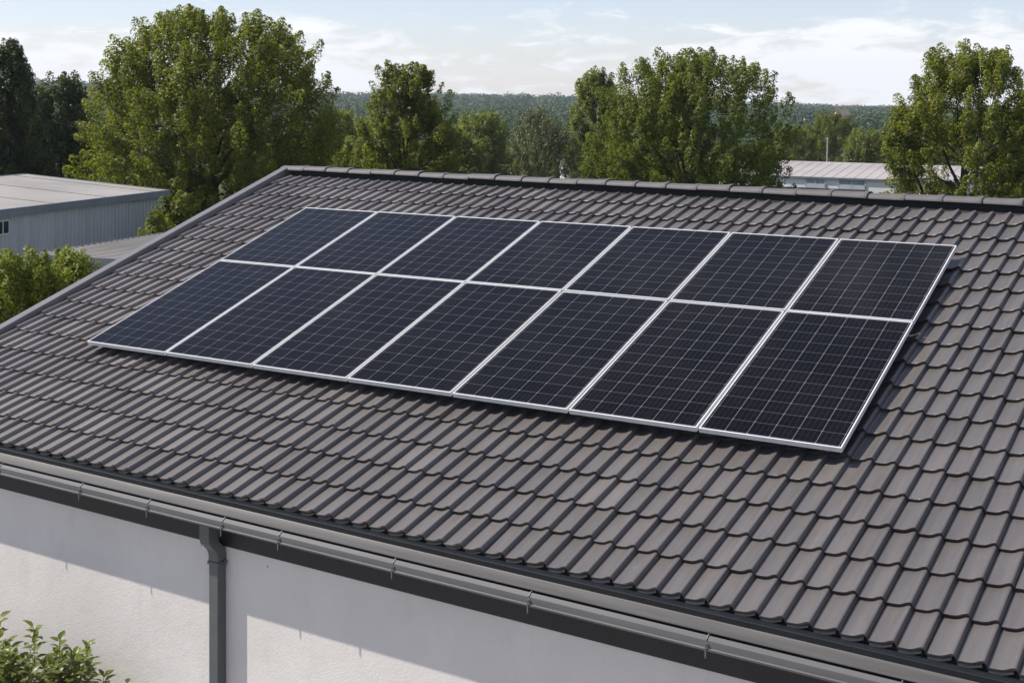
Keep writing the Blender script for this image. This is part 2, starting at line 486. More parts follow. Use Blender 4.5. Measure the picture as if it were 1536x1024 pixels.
# ridge tiles
def ridge_tile_mesh():
    b = MB(); n = 12
    def ring(x, hw, h, z0=0):
        return [(x, -hw*math.cos(math.pi*i/n)*(1.0), z0 + h*(math.sin(math.pi*i/n)**.8)) for i in range(n+1)]
    rows = [ring(0, .104, .047), ring(.330, .109, .052), ring(.332, .115, .058), ring(.352, .117, .061), ring(.374, .115, .058), ring(.378, .111, .054)]
    vs = [q for r in rows for q in r]; m_ = n+1
    b.add(vs, [(i*m_+j, i*m_+j+1, (i+1)*m_+j+1, (i+1)*m_+j) for i in range(len(rows)-1) for j in range(n)])
    # thickness of the lower edges and the ends
    for sgn in (-1, 1):
        e = [(x, sgn*w, 0) for x, w in ((0, .104), (.330, .109), (.332, .115), (.378, .113))]
        f2 = [(x, sgn*(w-.016), 0) for x, w in ((0, .104), (.330, .109), (.332, .115), (.378, .113))]
        b.add(e+f2, [(i, i+1, 5+i, 4+i) for i in range(3)])
    return b.mesh('ridge_tile', M['ridge'], 35)
rm = ridge_tile_mesh()
x = U0-.19; k = 0
while x < U1-.3:
    o = link('ridge_tile', rm, roof)
    o.location = (x, YR, ZR+.004*math.sin(k*1.7)+rng.normal(0, .0025)); o.rotation_euler = (rng.normal(0, .012), rng.normal(0, .005), rng.normal(0, .006))
    x += .349; k += 1
# ridge end plate
en = MB(); en.tube([(U0-.200, YR, ZR-.035), (U0-.185, YR, ZR-.035)], [.075, .085], 14); en.build('ridge_end_plate', M['ridge'], roof, 40)

# verge trim along the gable
vg = MB()
for f_ in (P, Pb):
    sec = [(-1.435, -.235), (-1.435, -.066), (-1.428, -.060), (-1.335, -.060), (-1.328, -.064), (-1.328, -.13), (-1.336, -.13), (-1.336, -.070), (-1.425, -.070), (-1.425, -.235)]
    n = len(sec)
    v = [f_(u+.02, VE-.005, w) for u, w in sec]+[f_(u-.075, 4.545, w) for u, w in sec]
    vg.add(v, [(i, (i+1) % n, n+(i+1) % n, n+i) for i in range(n)]+[tuple(range(n)), tuple(range(n, 2*n))])
vg.build('verge_trim', M['verge'], roof)

# fascia, eaves apron, gutter
XE0, XE1 = U0-.10, U1
fb = MB(); fb.box(XE0, YF, -.930, XE1, YW-.001, -.603)
bevel(fb.build('fascia', M['anthracite'], house), .003)
ap = MB()
ap.sweep([(YF-.001, -.638), (YF-.006, -.642), (YF-.096, -.6675), (YF-.0975, -.6715), (YF-.094, -.6715), (YF-.003, -.648)], XE0, XE1)
ap.build('eaves_apron', M['apron'], house, 30)
gt = MB()
gy = YW-.215
outer = [(YF-.002, -.662), (YF-.002, -.738), (gy+.012, -.738), (gy, -.728)]
# rolled bead at the bottom of the face, upright face, sloping lip
bead = [(gy-.004, -.732), (gy-.010, -.727), (gy-.010, -.719), (gy-.004, -.714)]
prof_o = [(YF-.002, -.664), (YF-.002, -.740), (gy+.010, -.740)] + bead + [(gy-.001, -.682), (gy+.001, -.676), (gy+.024, -.657), (gy+.029, -.660)]
prof_i = [(gy+.025, -.663), (gy+.005, -.680), (gy+.004, -.730), (gy+.012, -.735), (YF-.006, -.735), (YF-.006, -.664)]
gt.sweep(prof_o+prof_i, XE0-.02, XE1+.02)
gutter = gt.build('gutter', M['gutter'], house, 18)
# brackets
def bracket_mesh():
    b = MB()
    b.box(-.004, gy-.015, -.770, .004, gy-.0115, -.690)
    b.box(-.006, gy-.014, -.692, .006, gy-.001, -.688)
    b.tube([(0, gy-.004, -.690), (0, gy+.002, -.670), (0, gy+.028, -.651), (0, gy+.040, -.655)], .0032, 6)
    b.tube([(.008, gy-.012, -.694), (.008, gy-.004, -.694)], .007, 8)
    return b.mesh('bracket', M['galv'], 40)
bmh = bracket_mesh()
for x in (-.3, .81, 1.75, 2.47, 3.20, 3.72, 4.67, 5.67, 6.80, 7.85, 8.9, 9.95, 11.0, 12.05):
    o = link('bracket', bmh, gutter); o.location = (x, 0, 0)
# downpipe
dp = MB()
w2 = .042
def ring(cx, cy_, cz, hx, hy): return [(cx-hx, cy_-hy, cz), (cx+hx, cy_-hy, cz), (cx+hx, cy_+hy, cz), (cx-hx, cy_+hy, cz)]
PX = 2.989
yo, yi = gy+.085, YW-.048
rows = [ring(PX-.0, yo, -.735, .046, .046), ring(PX, yo, -.855, .046, .046), ring(PX, yo+.012, -.885, .045, .045), ring(PX, yi-.012, -.95, .045, .045), ring(PX, yi, -.985, .0445, .0425),
        ring(PX, yi, -1.03, .0445, .0425), ring(PX, yi, -1.031, .0415, .0395), ring(PX, yi, -2.1, .0415, .0395), ring(PX, yi, -3.1, .0415, .0395), ring(PX, yi, GZ+.02, .0415, .0395)]
dp.add([q for r in rows for q in r], [(i*4+j, i*4+(j+1) % 4, i*4+4+(j+1) % 4, i*4+4+j) for i in range(len(rows)-1) for j in range(4)] + [(0, 1, 2, 3), tuple(range(len(rows)*4-4, len(rows)*4))])
pipe = dp.build('downpipe', M['pipe'], house); bevel(pipe, .007, 3)
for z in (-1.045, -2.95):
    c = MB()
    c.box(PX-.051, yi-.047, z-.011, PX+.051, yi-.0435, z+.011)
    c.box(PX-.051, yi-.0435, z-.011, PX-.0475, YW-.002, z+.011)
    c.box(PX+.0475, yi-.0435, z-.011, PX+.051, YW-.002, z+.011)
    c.box(PX+.051, yi+.012, z-.020, PX+.062, yi+.030, z+.020)
    c.tube([(PX-.062, yi-.02, z), (PX-.051, yi-.02, z)], .006, 6)
    c.build('pipe_clip', M['pipe'], pipe)

# ------------------------------------------------------------------ solar panels
TH_ = 0.01743
L1, L2 = 1.81411, 1.42128
WID = 0.981
def panel_meshes(hei, rows, tagname):
    fr = MB(); fw = .0105; fh = .035
    def bar(x0, y0, x1, y1): fr.box(x0, y0, -fh, x1, y1, 0)
    bar(0, 0, WID, fw); bar(0, hei-fw, WID, hei); bar(0, fw, fw, hei-fw); bar(WID-fw, fw, WID, hei-fw)
    fm = fr.mesh('frame', M['frame'])
    gl = MB(); gl.box(fw, fw, -.009, WID-fw, hei-fw, -.0035)
    gm = gl.mesh('glass', cell_mat('solar_cells_'+tagname, WID, hei, 6, rows))
    bs = MB(); bs.box(fw, fw, -.016, WID-fw, hei-fw, -.0095)
    return fm, gm, bs.mesh('backsheet', M['backsheet'])
lower = panel_meshes(L1-.016, 12, 'long'); upper = panel_meshes(L2-.012, 10, 'short')
Rp = Matrix(((1, 0, 0), (0, cs, -sn), (0, sn, cs))).to_4x4() @ Matrix.Rotation(TH_, 4, 'Z')
ordn = ['first', 'second', 'third', 'fourth', 'fifth', 'sixth', 'seventh']
for j, (v0, mm, rown) in enumerate(((0.004, lower, 'longer lower'), (L1+.006, upper, 'shorter upper'))):
    for i in range(7):
        e = ('leftmost' if i == 0 else 'rightmost' if i == 6 else ordn[i]+' from the left')
        extra = {0: ' nearest the gable', 6: ' beside the open tiles'}.get(i, '')
        t = thing('solar_panel', f'black solar panel with silver frame, {e} in the {rown} row{extra}', 'solar panel', group='solar panels mounted on the roof')
        loc = Rp @ Vector((i+.0095, v0, rng.normal(0, .0008)))
        t.matrix_world = Matrix.Translation(loc) @ Rp @ Matrix.Rotation(rng.normal(0, .0009), 4, 'X') @ Matrix.Rotation(rng.normal(0, .0009), 4, 'Y')
        f = link('frame', mm[0], t); bevel(f, .0015, 1)
        link('glass', mm[1], t); link('backsheet', mm[2], t)
# mounting rails on the tile crests
for vr, where in ((.42, 'lowest, below the middle of the lower row'), (1.40, 'second lowest, below the top of the lower row'), (L1+.32, 'third, under the upper row'), (L1+1.1, 'highest, near the top of the upper row')):
    r = MB()
    r.box(.05, vr-.02, -.090, 6.95, vr+.02, -.0365)
    for x in np.arange(.4, 6.9, 1.05): r.box(x-.015, vr-.028, -.118, x+.015, vr+.012, -.0895)
    o = r.build('mounting_rail', M['anthracite']); o.matrix_world = Rp
    tag(o, f'dark mounting rail under the solar panels, {where}', 'rail', 'rails under the solar panels')

# ------------------------------------------------------------------ trees
def leaf_quads(cen, nrm, size, aspect=.6):
    n = len(cen)
    t = rng.normal(size=(n, 3)); t -= (t*nrm).sum(1, keepdims=True)*nrm
    t /= np.linalg.norm(t, axis=1, keepdims=True)+1e-9
    b = np.cross(nrm, t)
    s = size[:, None]*.5
    fold = nrm*s*.25
    v = np.stack([cen-t*s, cen+b*s*aspect+fold, cen+t*s*1.05, cen-b*s*aspect+fold], 1).reshape(-1, 3)
    return v, np.arange(n*4).reshape(n, 4)
def unit(v): return v/(np.linalg.norm(v, axis=-1, keepdims=True)+1e-9)

def make_tree(name, label, cat, loc, H, Wd, leafmat, n_clump=260, per=80, leaf=.17, base=.12, shape='round', seed=1,
              clump=.5, group=None, hollow=.45, bark='bark', trunk_r=None, limbs=14, lump=.22, crown_name='crown', lobes=None, fill=.55):
    global rng
    keep = rng; rng = np.random.default_rng(seed)
    t = thing(name, label, cat, loc, group)
    zb = H*base; ch = H-zb; R = Wd/2
    if name != 'bush': clump *= .78; n_clump = int(n_clump*1.45); per *= .8; leaf *= .9
    k = rng.normal(size=(9, 3)); k = unit(k); amp = rng.uniform(.5, 1, 9)
    def prof_r(s):        # crown half width at relative height s
        s = np.clip(s, 0, 1)
        if shape == 'round': return np.sqrt(np.clip(1-((s-.45)/.56)**2, 0.02, 1))
        if shape == 'dome': return np.sqrt(np.clip(1-np.abs((s-.5)/.53)**3, .02, 1))
        if shape == 'oval': return np.where(s < .35, .62+.38*s/.35, np.sqrt(np.clip(1-((s-.35)/.67)**2, .01, 1)))
        if shape == 'cone': return np.where(s < .3, .75+.25*s/.3, np.clip(1-(s-.3)/.74, .05, 1)**.75)
        if shape == 'bush': return np.sqrt(np.clip(1-(s/1.03)**2.4, .01, 1))
        return np.clip(1-s, .05, 1)
    def lumps(d): return 1+lump*((np.clip(d@k.T, 0, 1)**3)*amp).sum(1)-lump*.55
    R = max(R-clump*.35, R*.65)
    # lobes at the ends of the main limbs, leaf sprays clustered round them
    nl = lobes or limbs
    ls = np.clip((np.arange(nl)+rng.uniform(0, 1, nl))/nl, .05, .97)
    rng.shuffle(ls)
    la = np.arange(nl)*2.399+rng.normal(0, .25, nl)
    lr = np.where(rng.uniform(size=nl) < .78, rng.uniform(.55, .86, nl), rng.uniform(.1, .5, nl))
    d = np.c_[np.cos(la), np.sin(la), (ls-.4)*1.6]
    lrad = R*prof_r(ls)*lr*np.clip(lumps(unit(d)), .8, 1.2)
    lob = np.c_[lrad*np.cos(la), lrad*np.sin(la), zb+ch*ls*.93]
    lsz = rng.uniform(.75, 1.3, nl)*R*1.25/nl**.38
    n = n_clump
    li = rng.integers(0, nl, n)
    g0 = unit(rng.normal(size=(n, 3)))*np.power(rng.uniform(0, 1, n), .5)[:, None]
    cen = lob[li]+g0*lsz[li][:, None]*np.array([1, 1, .85])
    nf = int(n*fill)
    s_ = rng.beta(1.2, 1.15, nf); a = rng.uniform(0, 2*math.pi, nf)
    d = np.c_[np.cos(a), np.sin(a), (s_-.4)*1.6]
    rr = np.where(rng.uniform(size=nf) < .75, rng.uniform(.72, 1.0, nf), np.sqrt(rng.uniform(.02, .5, nf)))
    rf_ = R*prof_r(s_)*rr*np.clip(lumps(unit(d)), .8, 1.15)
    cen[:nf] = np.c_[rf_*np.cos(a), rf_*np.sin(a), zb+ch*s_*.96]
    # keep inside the envelope
    sN = np.clip((cen[:, 2]-zb)/ch, 0, 1); rN = np.hypot(cen[:, 0], cen[:, 1]); lim = R*prof_r(sN)*1.08+.02
    f_ = np.where(rN > lim, lim/np.maximum(rN, 1e-6), 1.0)
    cen[:, :2] *= f_[:, None]
    cen[:, 2] = np.clip(cen[:, 2], zb*.6, None)
    cen[:, 2] = np.minimum(cen[:, 2], H-clump*.6-rng.uniform(0, .06*H, n))
    # leaves: sprays drawn out along the shoot
    cl_s = clump*rng.uniform(.6, 1.3, n)
    leaf *= .72; per *= 1.75
    cnt = np.maximum(8, (per*(cl_s/clump)**1.3)).astype(int)
    idx = np.repeat(np.arange(n), cnt)
    axis = np.array([0, 0, zb+ch*.3])
    sdir = unit(unit(cen-axis)*.75+np.array([0, 0, .55])+rng.normal(size=(n, 3))*.28)
    tt = rng.uniform(-1, 1, len(idx)); wid_ = np.sqrt(np.clip(1-((tt+.25)/1.28)**2, .03, 1))
    pr_ = rng.normal(size=(len(idx), 3)); pr_ -= (pr_*sdir[idx]).sum(1, keepdims=True)*sdir[idx]
    pr_ = unit(pr_)*np.power(rng.uniform(.04, 1, len(idx)), .5)[:, None]
    off = sdir[idx]*(tt*1.15)[:, None]*cl_s[idx][:, None]+pr_*(wid_*.62*cl_s[idx])[:, None]
    cc = cen[idx]+off
    outw = unit(cc-axis)
    nr = unit(outw*.4+pr_*.9+np.array([0, 0, .35])+rng.normal(size=(len(idx), 3))*.36)
    sz = leaf*rng.uniform(.6, 1.35, len(idx))
    v, f = leaf_quads(cc, nr, sz)
    ctint = np.clip(rng.normal(.5, .17, n), 0, 1)
    tint = np.clip(ctint[idx]+rng.normal(0, .16, len(idx)), 0, 1)
    link(crown_name, raw_mesh(name+'_'+crown_name, v, f, 4, [M[leafmat]], {'tint': tint}), t)
    # trunk, limbs and twigs
    b = MB()
    tr = trunk_r or H*.022
    top = zb+ch*.62
    wob = rng.normal(0, .02*H, (5, 2)); wob[0] = 0
    zs = np.linspace(0, top, 5)
    tp = np.c_[np.cumsum(wob, 0)*.35, zs]
    b.tube(np.r_[[tp[0]-[0, 0, .25]], tp], [tr*1.6, tr*1.25, tr*.95, tr*.75, tr*.5, tr*.28], 8)
    samples = [(p_, tr*.5) for p_ in tp[1:]]
    if shape != 'bush' or True:
        for i in range(limbs):
            sa = rng.uniform(.15, .95); s0 = sa*.62
            z0 = zb*.7+(top-zb*.7)*sa
            p0 = np.array([np.interp(z0, tp[:, 2], tp[:, 0]), np.interp(z0, tp[:, 2], tp[:, 1]), z0])
            p3 = lob[i % nl]*np.array([1, 1, 1.0])
            z0 = min(z0, max(zb*.7, p3[2]-abs(np.hypot(p3[0], p3[1]))*.55)); z0 = max(z0, .04*H)
            p0 = np.array([np.interp(z0, tp[:, 2], tp[:, 0]), np.interp(z0, tp[:, 2], tp[:, 1]), z0])
            p1 = p0+(p3-p0)*.4*np.array([1.1, 1.1, .75])+rng.normal(0, .02*H, 3)*.4
            p2 = p0+(p3-p0)*.72*np.array([1.04, 1.04, .95])+rng.normal(0, .02*H, 3)*.4
            r0 = tr*(.55-.28*min(1, z0/top))
            b.tube([p0, p1, p2, p3], [r0, r0*.7, r0*.45, r0*.2], 5, False)
            for q, w_ in ((p1, .45), (p2, .32), (p3, .18)): samples.append((q, r0*w_))
            samples.append(((p1+p2)/2, r0*.4)); samples.append(((p3+p2)/2, r0*.28))
    SP = np.array([q for q, _ in samples])
    for c_ in cen[::1]:
        dd = SP-c_; dist = np.linalg.norm(dd*np.array([1, 1, 1.0+.6*0]), axis=1)+np.where(dd[:, 2] > .1, dd[:, 2]*1.2, 0)
        i = int(np.argmin(dist)); p0 = SP[i]; r0 = max(samples[i][1]*.55, H*.0012)
        mid = p0+(c_-p0)*.55+np.array([0, 0, .06*np.linalg.norm(c_-p0)])
        b.tube([p0, mid, c_+(c_-mid)*.35], [r0, r0*.7, r0*.3], 3, False)
    me = b.mesh(name+'_trunk', M[bark]); link('trunk', me, t)
    rng = keep
    return t
def tree_at(px, d, top, wpx, **kw):
    x, y = at(px, d); z = float(ground_z(x, y))
    H = height(top, d)-z
    return make_tree(loc=(x, y, z), H=H, Wd=wpx/F*d, **kw)
def copy_tree(src, loc, rz, sc, label, group):
    r = src.copy(); COL.objects.link(r); r.location = loc; r.rotation_euler = (0, 0, rz); r.scale = sc
    r['label'] = label; r['group'] = group
    for ch in src.children:
        c = ch.copy(); COL.objects.link(c); c.parent = r
    return r

tree_at(316, 49, 16, 412, name='deciduous_tree', label='largest broad leafy tree, wide domed crown behind the grey warehouse corner', cat='tree',
        leafmat='leaf', n_clump=760, per=150, leaf=.15, base=.06, seed=31, clump=.55, limbs=34, lump=.2, shape='round')
tree_at(610, 58, 92, 158, name='deciduous_tree', label='narrow upright green tree left of centre behind the ridge', cat='tree',
        leafmat='leaf', n_clump=330, per=120, leaf=.16, base=.03, seed=12, clump=.44, shape='oval', limbs=18, lump=.14)
tree_at(1034, 50, 72, 292, name='deciduous_tree', label='dense rounded green tree right of centre just behind the ridge', cat='tree',
        leafmat='leaf_cool', n_clump=520, per=140, leaf=.145, base=.04, seed=23, clump=.48, limbs=18, lump=.12, shape='dome', hollow=.3)
tree_at(1450, 44, 58, 240, name='deciduous_tree', label='tall open crowned tree at the right, visible dark trunk beside the long white building', cat='tree',
        leafmat='leaf', n_clump=520, per=125, leaf=.135, base=.03, seed=14, clump=.42, shape='oval', limbs=22, lump=.2)
tree_at(1560, 47, 128, 150, name='deciduous_tree', label='dark green tree cut by the right edge of the view, behind the tall open tree', cat='tree',
        leafmat='leaf_cool', n_clump=170, per=90, leaf=.18, base=.05, seed=15, clump=.5, limbs=12)
tree_at(18, 62, 62, 110, name='deciduous_tree', label='tall dark slender tree at the left edge above the warehouse roof', cat='tree',
        leafmat='leaf_dark', n_clump=260, per=110, leaf=.17, base=.08, seed=16, clump=.5, shape='cone', limbs=18, lump=.3)
tree_at(88, 66, 118, 130, name='deciduous_tree', label='dark bushy tree between the slender left tree and the broad domed tree', cat='tree',
        leafmat='leaf_dark', n_clump=260, per=90, leaf=.22, base=.03, seed=17, clump=.6, limbs=12, shape='oval')
tree_at(-60, 60, 150, 150, name='deciduous_tree', label='dark low tree at the far left edge behind the warehouse', cat='tree',
        leafmat='leaf_dark', n_clump=200, per=80, leaf=.24, base=.03, seed=18, clump=.6, limbs=10, shape='oval')
tree_at(893, 78, 103, 118, name='deciduous_tree', label='pale tall tree with open top rising behind the dense rounded tree', cat='tree',
        leafmat='leaf_pale', n_clump=240, per=110, leaf=.19, base=.04, seed=19, clump=.52, shape='oval', limbs=16, lump=.3)
tree_at(812, 72, 164, 122, name='deciduous_tree', label='grey olive tree with thin foliage and visible branches, centre of the view', cat='tree',
        leafmat='leaf_grey', n_clump=210, per=60, leaf=.15, base=.08, seed=20, clump=.45, limbs=20, lump=.12)
mid = [(505, 105, 168, 95, 'leaf_pale', 'round'), (540, 88, 215, 70, 'leaf', 'round'), (690, 84, 205, 70, 'leaf_pale', 'round'), (727, 100, 172, 95, 'leaf_pale', 'round'),
       (1187, 135, 188, 75, 'leaf_cool', 'round'), (1247, 140, 164, 98, 'leaf_cool', 'round'), (1300, 115, 192, 66, 'leaf_pale', 'round')]  # pale leaves here: lightening by haze put into the leaf colour
mlab = ['soft green rounded tree in the gap right of the broad domed tree', 'low yellowish green tree at the left foot of the narrow upright tree',
        'low dark green tree at the right foot of the narrow upright tree', 'mid green rounded tree left of the grey olive tree',
        'small rounded tree right of the dense rounded tree, above the long roof', 'large dark rounded tree above the long roof, behind the thin white pole',
        'light green tree above the long roof, left of the tall open tree']
protos = []
for i, (px_, d_, tp_, w_, lm, sh) in enumerate(mid):
    protos.append(tree_at(px_, d_, tp_, w_, name='deciduous_tree', label=mlab[i], cat='tree', leafmat=lm, n_clump=200, per=90, leaf=.24, base=.03,
                  seed=40+i, clump=.75, shape=sh, limbs=10, lump=.2))
# trees of the valley edge, one object each
r2 = random.Random(5)
grp = 'hazy trees in the valley beyond the ridge'
cands = []
for px_ in range(420, 1480, 34):
    for d_ in (125, 165, 205):
        cands.append((px_+r2.uniform(-16, 16), d_*r2.uniform(.9, 1.12)))
for px_, d_ in cands:
    src = protos[r2.choice([0, 2, 3, 4, 5])]
    x, y = at(px_, d_); z = float(ground_z(x, y))
    sc_ = r2.uniform(.75, 1.15)*(.8 if d_ < 150 else 1.0)
    if any(abs(px_-q) < 55 for q in (1240,)) and d_ < 150: continue
    copy_tree(src, (x, y, z), r2.uniform(0, 6.28), (sc_*r2.uniform(.9, 1.25), sc_*r2.uniform(.9, 1.25), sc_*.82),
              'mid green tree among the trees of the valley beyond the roof ridge', grp)

# far wood: one mass
def far_wood():
    VV = []; FF = []; TT_ = []; nv_ = 0
    bands = [(215, 420, 8.0, 170, .95), (420, 800, 11.0, 90, 1.5), (800, 1650, 16.0, 60, 2.2)]
    for d0, d1, sp_, nq, qs in bands:
        d_ = d0
        while d_ < d1:
            half = .52*d_
            nx = int(2*half/sp_)
            r_ = (np.arange(nx)-nx/2+.5)*sp_+rng.normal(0, sp_*.28, nx)
            dd = d_+rng.normal(0, sp_*.3, nx)
            x = CAM[0]+FH[0]*dd+RH[0]*r_; y = CAM[1]+FH[1]*dd+RH[1]*r_
            z = ground_z(x, y)
            keep = rng.uniform(size=nx) < .93
            for X, Y, Z in zip(x[keep], y[keep], z[keep]):
                H = rng.uniform(6.5, 12.5); R = sp_*rng.uniform(.42, .78)
                if rng.uniform() < .06: H *= 1.25
                u = unit(rng.normal(size=(nq, 3))); u[:, 2] = np.abs(u[:, 2])*1.0-.25
                rr = rng.uniform(.72, 1.06, nq)[:, None]
                c = u*rr*np.array([R, R, H*.52])+np.array([X, Y, Z+H*.5])
                nr = unit(u+rng.normal(size=(nq, 3))*.24+[0, 0, .15])
                v, f = leaf_quads(c, nr, qs*rng.uniform(.6, 1.3, nq), .8)
                VV.append(v); FF.append(f+nv_); nv_ += len(v)
                t0 = np.clip(rng.normal(.42, .2)+.22*math.sin(X*.013+Y*.004)*math.sin(Y*.011-X*.003), 0, 1)
                TT_.append(np.clip(t0+rng.normal(0, .12, nq), 0, 1))
            d_ += sp_*(1.0 if d_ < 500 else 1.3)
    me = raw_mesh('far_wood', np.concatenate(VV), np.concatenate(FF), 4, [M['leaf_far']], {'tint': np.concatenate(TT_)})
    return link('far_wood', me)
tag(far_wood(), 'far wooded hills closing the horizon behind everything', 'wood', kind='stuff')

# ------------------------------------------------------------------ grey warehouse and low shed (left)
def frame_of(px1, d1, ux):      # local frame: origin at plan point, x axis along unit (right, forward) ux
    o = np.array(at(px1, d1)); X = RH*ux[0]+FH*ux[1]; Y = np.array([-X[1], X[0]])
    return o, X, Y
M['cladding'] = simple('corrugated_cladding', (.37, .367, .38), (.45, .447, .46), 1.2, .5, .15, stretch=(3, 3, .3))
M['flatroof'] = simple('pale_roof_sheet', (.22, .203, .185), (.30, .280, .258), .55, .75, bmp=.15, detail=8)
M['trim'] = simple('grey_roof_edge_metal', (.16, .175, .20), (.20, .215, .24), 3, .45, .2)
M['glass'] = simple('dark_window_glass', (.015, .018, .022), (.03, .034, .04), 2, .08)
M['winframe'] = simple('grey_window_frame', (.42, .42, .42), (.5, .5, .5), 3, .5)
wl = thing('warehouse', 'grey corrugated metal warehouse with a pale flat roof, left of the house', 'warehouse', (0, 0, 0))
o2, X2, Y2 = frame_of(245, 40.0, (.3, .954))
zf = -.68
def WT(a, b, z): return (o2[0]+X2[0]*a+Y2[0]*b, o2[1]+X2[1]*a+Y2[1]*b, z)   # a: along the front wall (0 = right corner), b: back
A0, BD = -16.0, 4.9
rise = .34
w = MB()
pp = []
a = A0; st = .17
while a < -1e-6:
    for t, dpt in ((0, 0), (.55, 0), (.68, .032), (.87, .032)):
        pp.append((a+t*st, -dpt))
    a += st
pp = [(a_, b_) for a_, b_ in pp if a_ < 0]+[(0, 0)]
n_ = len(pp)
w.add([WT(a_, b_, GZ-.2) for a_, b_ in pp]+[WT(a_, b_, zf-.02) for a_, b_ in pp], [(i, i+1, n_+i+1, n_+i) for i in range(n_-1)])
pr_ = [(0, 0), (0, BD), (A0, BD), (A0, 0)]
w.add([WT(0, 0, GZ-.2), WT(0, BD, GZ-.2), WT(0, BD, zf+rise-.02), WT(0, 0, zf-.02), WT(A0, BD, GZ-.2), WT(A0, BD, zf+rise-.02), WT(A0, 0, GZ-.2), WT(A0, 0, zf-.02)],
      [(0, 1, 2, 3), (1, 4, 5, 2), (4, 6, 7, 5)])
w.build('wall', M['cladding'], wl)
r = MB()
def RB(mb, a0, a1, b0, b1, dz0, dz1):
    v = []
    for a_ in (a0, a1):
        for b_ in (b0, b1):
            for dz in (dz0, dz1): v.append(WT(a_, b_, zf+rise*b_/BD+dz))
    mb.add(v, [(0,1,3,2), (4,6,7,5), (0,4,5,1), (2,3,7,6), (0,2,6,4), (1,5,7,3)])
RB(r, A0, .10, -.10, BD+.1, -.015, .03)
rf = r.build('roof', M['flatroof'], wl)
sm = MB()
for a_ in np.arange(-15, 0, 2.4): RB(sm, a_, a_+.05, -.09, BD, .031, .045)
sm.build('roof_seam', M['flatroof'], rf)
tr_ = MB(); RB(tr_, A0, .13, -.14, -.095, -.16, .045); RB(tr_, .095, .13, -.09, BD+.1, -.12, .045); RB(tr_, A0, .13, BD+.1, BD+.13, -.12, .05)
tr_.build('roof_edge', M['trim'], wl)
# window near the left edge of the view
wn = MB(); a0, a1, z0, z1 = -7.85, -7.15, -1.26, -.96
def WB(mb, a0, a1, b0, b1, z0, z1):
    v = [WT(a_, b_, z_) for a_ in (a0, a1) for b_ in (b0, b1) for z_ in (z0, z1)]
    mb.add(v, [(0,1,3,2), (4,6,7,5), (0,4,5,1), (2,3,7,6), (0,2,6,4), (1,5,7,3)])
for q in ((a0-.04, a1+.04, z1, z1+.035), (a0-.04, a1+.04, z0-.04, z0), (a0-.04, a0, z0, z1), (a1, a1+.04, z0, z1), (a0+.22, a0+.25, z0, z1), (a0+.47, a0+.5, z0, z1)):
    WB(wn, q[0], q[1], -.06, -.005, q[2], q[3])
wf = wn.build('window', M['winframe'], wl)
pn = MB(); WB(pn, a0, a1, -.036, -.034, z0, z1); pn.build('pane', M['glass'], wf)

sh = thing('shed', 'low shed with a pale ribbed roof between the warehouse and the house gable', 'shed', (0, 0, 0))
oS, XS, YS = frame_of(43, 28.3, (.34, .94))
def ST(a, b, z): return (oS[0]+XS[0]*a+YS[0]*b, oS[1]+XS[1]*a+YS[1]*b, z)     # a: away, b: negative = to the right
zs_ = -1.22
def SB(mb, a0, a1, b0, b1, z0, z1):
    v = [ST(a_, b_, z_) for a_ in (a0, a1) for b_ in (b0, b1) for z_ in (z0, z1)]
    mb.add(v, [(0,1,3,2), (4,6,7,5), (0,4,5,1), (2,3,7,6), (0,2,6,4), (1,5,7,3)])
b_ = MB(); SB(b_, .12, 4.9, -5.0, -.12, GZ-.2, zs_-.06); b_.build('wall', M['cladding'], sh)
b_ = MB(); SB(b_, 0, 5.0, -5.2, 0, zs_-.06, zs_)
for a_ in np.arange(.1, 5.0, .21): SB(b_, a_, a_+.05, -5.2, 0, zs_+.0005, zs_+.022)
b_.build('roof', M['flatroof'], sh)
b_ = MB(); SB(b_, -.03, -.002, -5.2, .03, zs_-.16, zs_+.03); SB(b_, -.002, 5.03, .002, .03, zs_-.12, zs_+.03); SB(b_, 5.002, 5.03, -5.2, 0.0, zs_-.12, zs_+.04)
b_.build('roof_edge', M['trim'], sh)

# ------------------------------------------------------------------ long pale building (right, behind the ridge)
M['longroof'] = simple('weathered_pink_grey_roof', (.25, .222, .212), (.35, .318, .305), .35, .7, detail=8, stretch=(1, 1, 1))
M['palewall'] = simple('pale_panel_wall', (.66, .65, .62), (.76, .75, .72), .8, .6)
M['bluewin'] = simple('bluish_window_glass', (.16, .21, .27), (.34, .38, .43), .9, .12)
M['darkbase'] = simple('dark_base_boards', (.03, .03, .03), (.055, .052, .05), 2, .8)
lb = thing('industrial_building', 'long low pale building with windows and pinkish roof, seen above the ridge at right', 'building', (0, 0, 0))
oL, XL, YL = frame_of(1080, 71.0, (.88, -.475))
zg = GZ
def LT(a, b, z): return (oL[0]+XL[0]*a+YL[0]*b, oL[1]+XL[1]*a+YL[1]*b, z)
def LB(mb, a0, a1, b0, b1, z0, z1):
    v = [LT(a_, b_, z_) for a_ in (a0, a1) for b_ in (b0, b1) for z_ in (z0, z1)]
    mb.add(v, [(0,1,3,2), (4,6,7,5), (0,4,5,1), (2,3,7,6), (0,2,6,4), (1,5,7,3)])
zE, zRd, LL, DD = -1.77, -1.21, 12.5, 9.0
b_ = MB(); v = [LT(a_, b0, z_) for a_ in (0, LL) for b0, z_ in ((0, zg-.3), (0, zE), (DD/2, zRd-.05), (DD, zE), (DD, zg-.3))]
b_.add(v, [(0, 1, 2, 3, 4), (9, 8, 7, 6, 5), (0, 5, 6, 1), (3, 8, 9, 4)]); b_.build('wall', M['palewall'], lb)
b_ = MB()
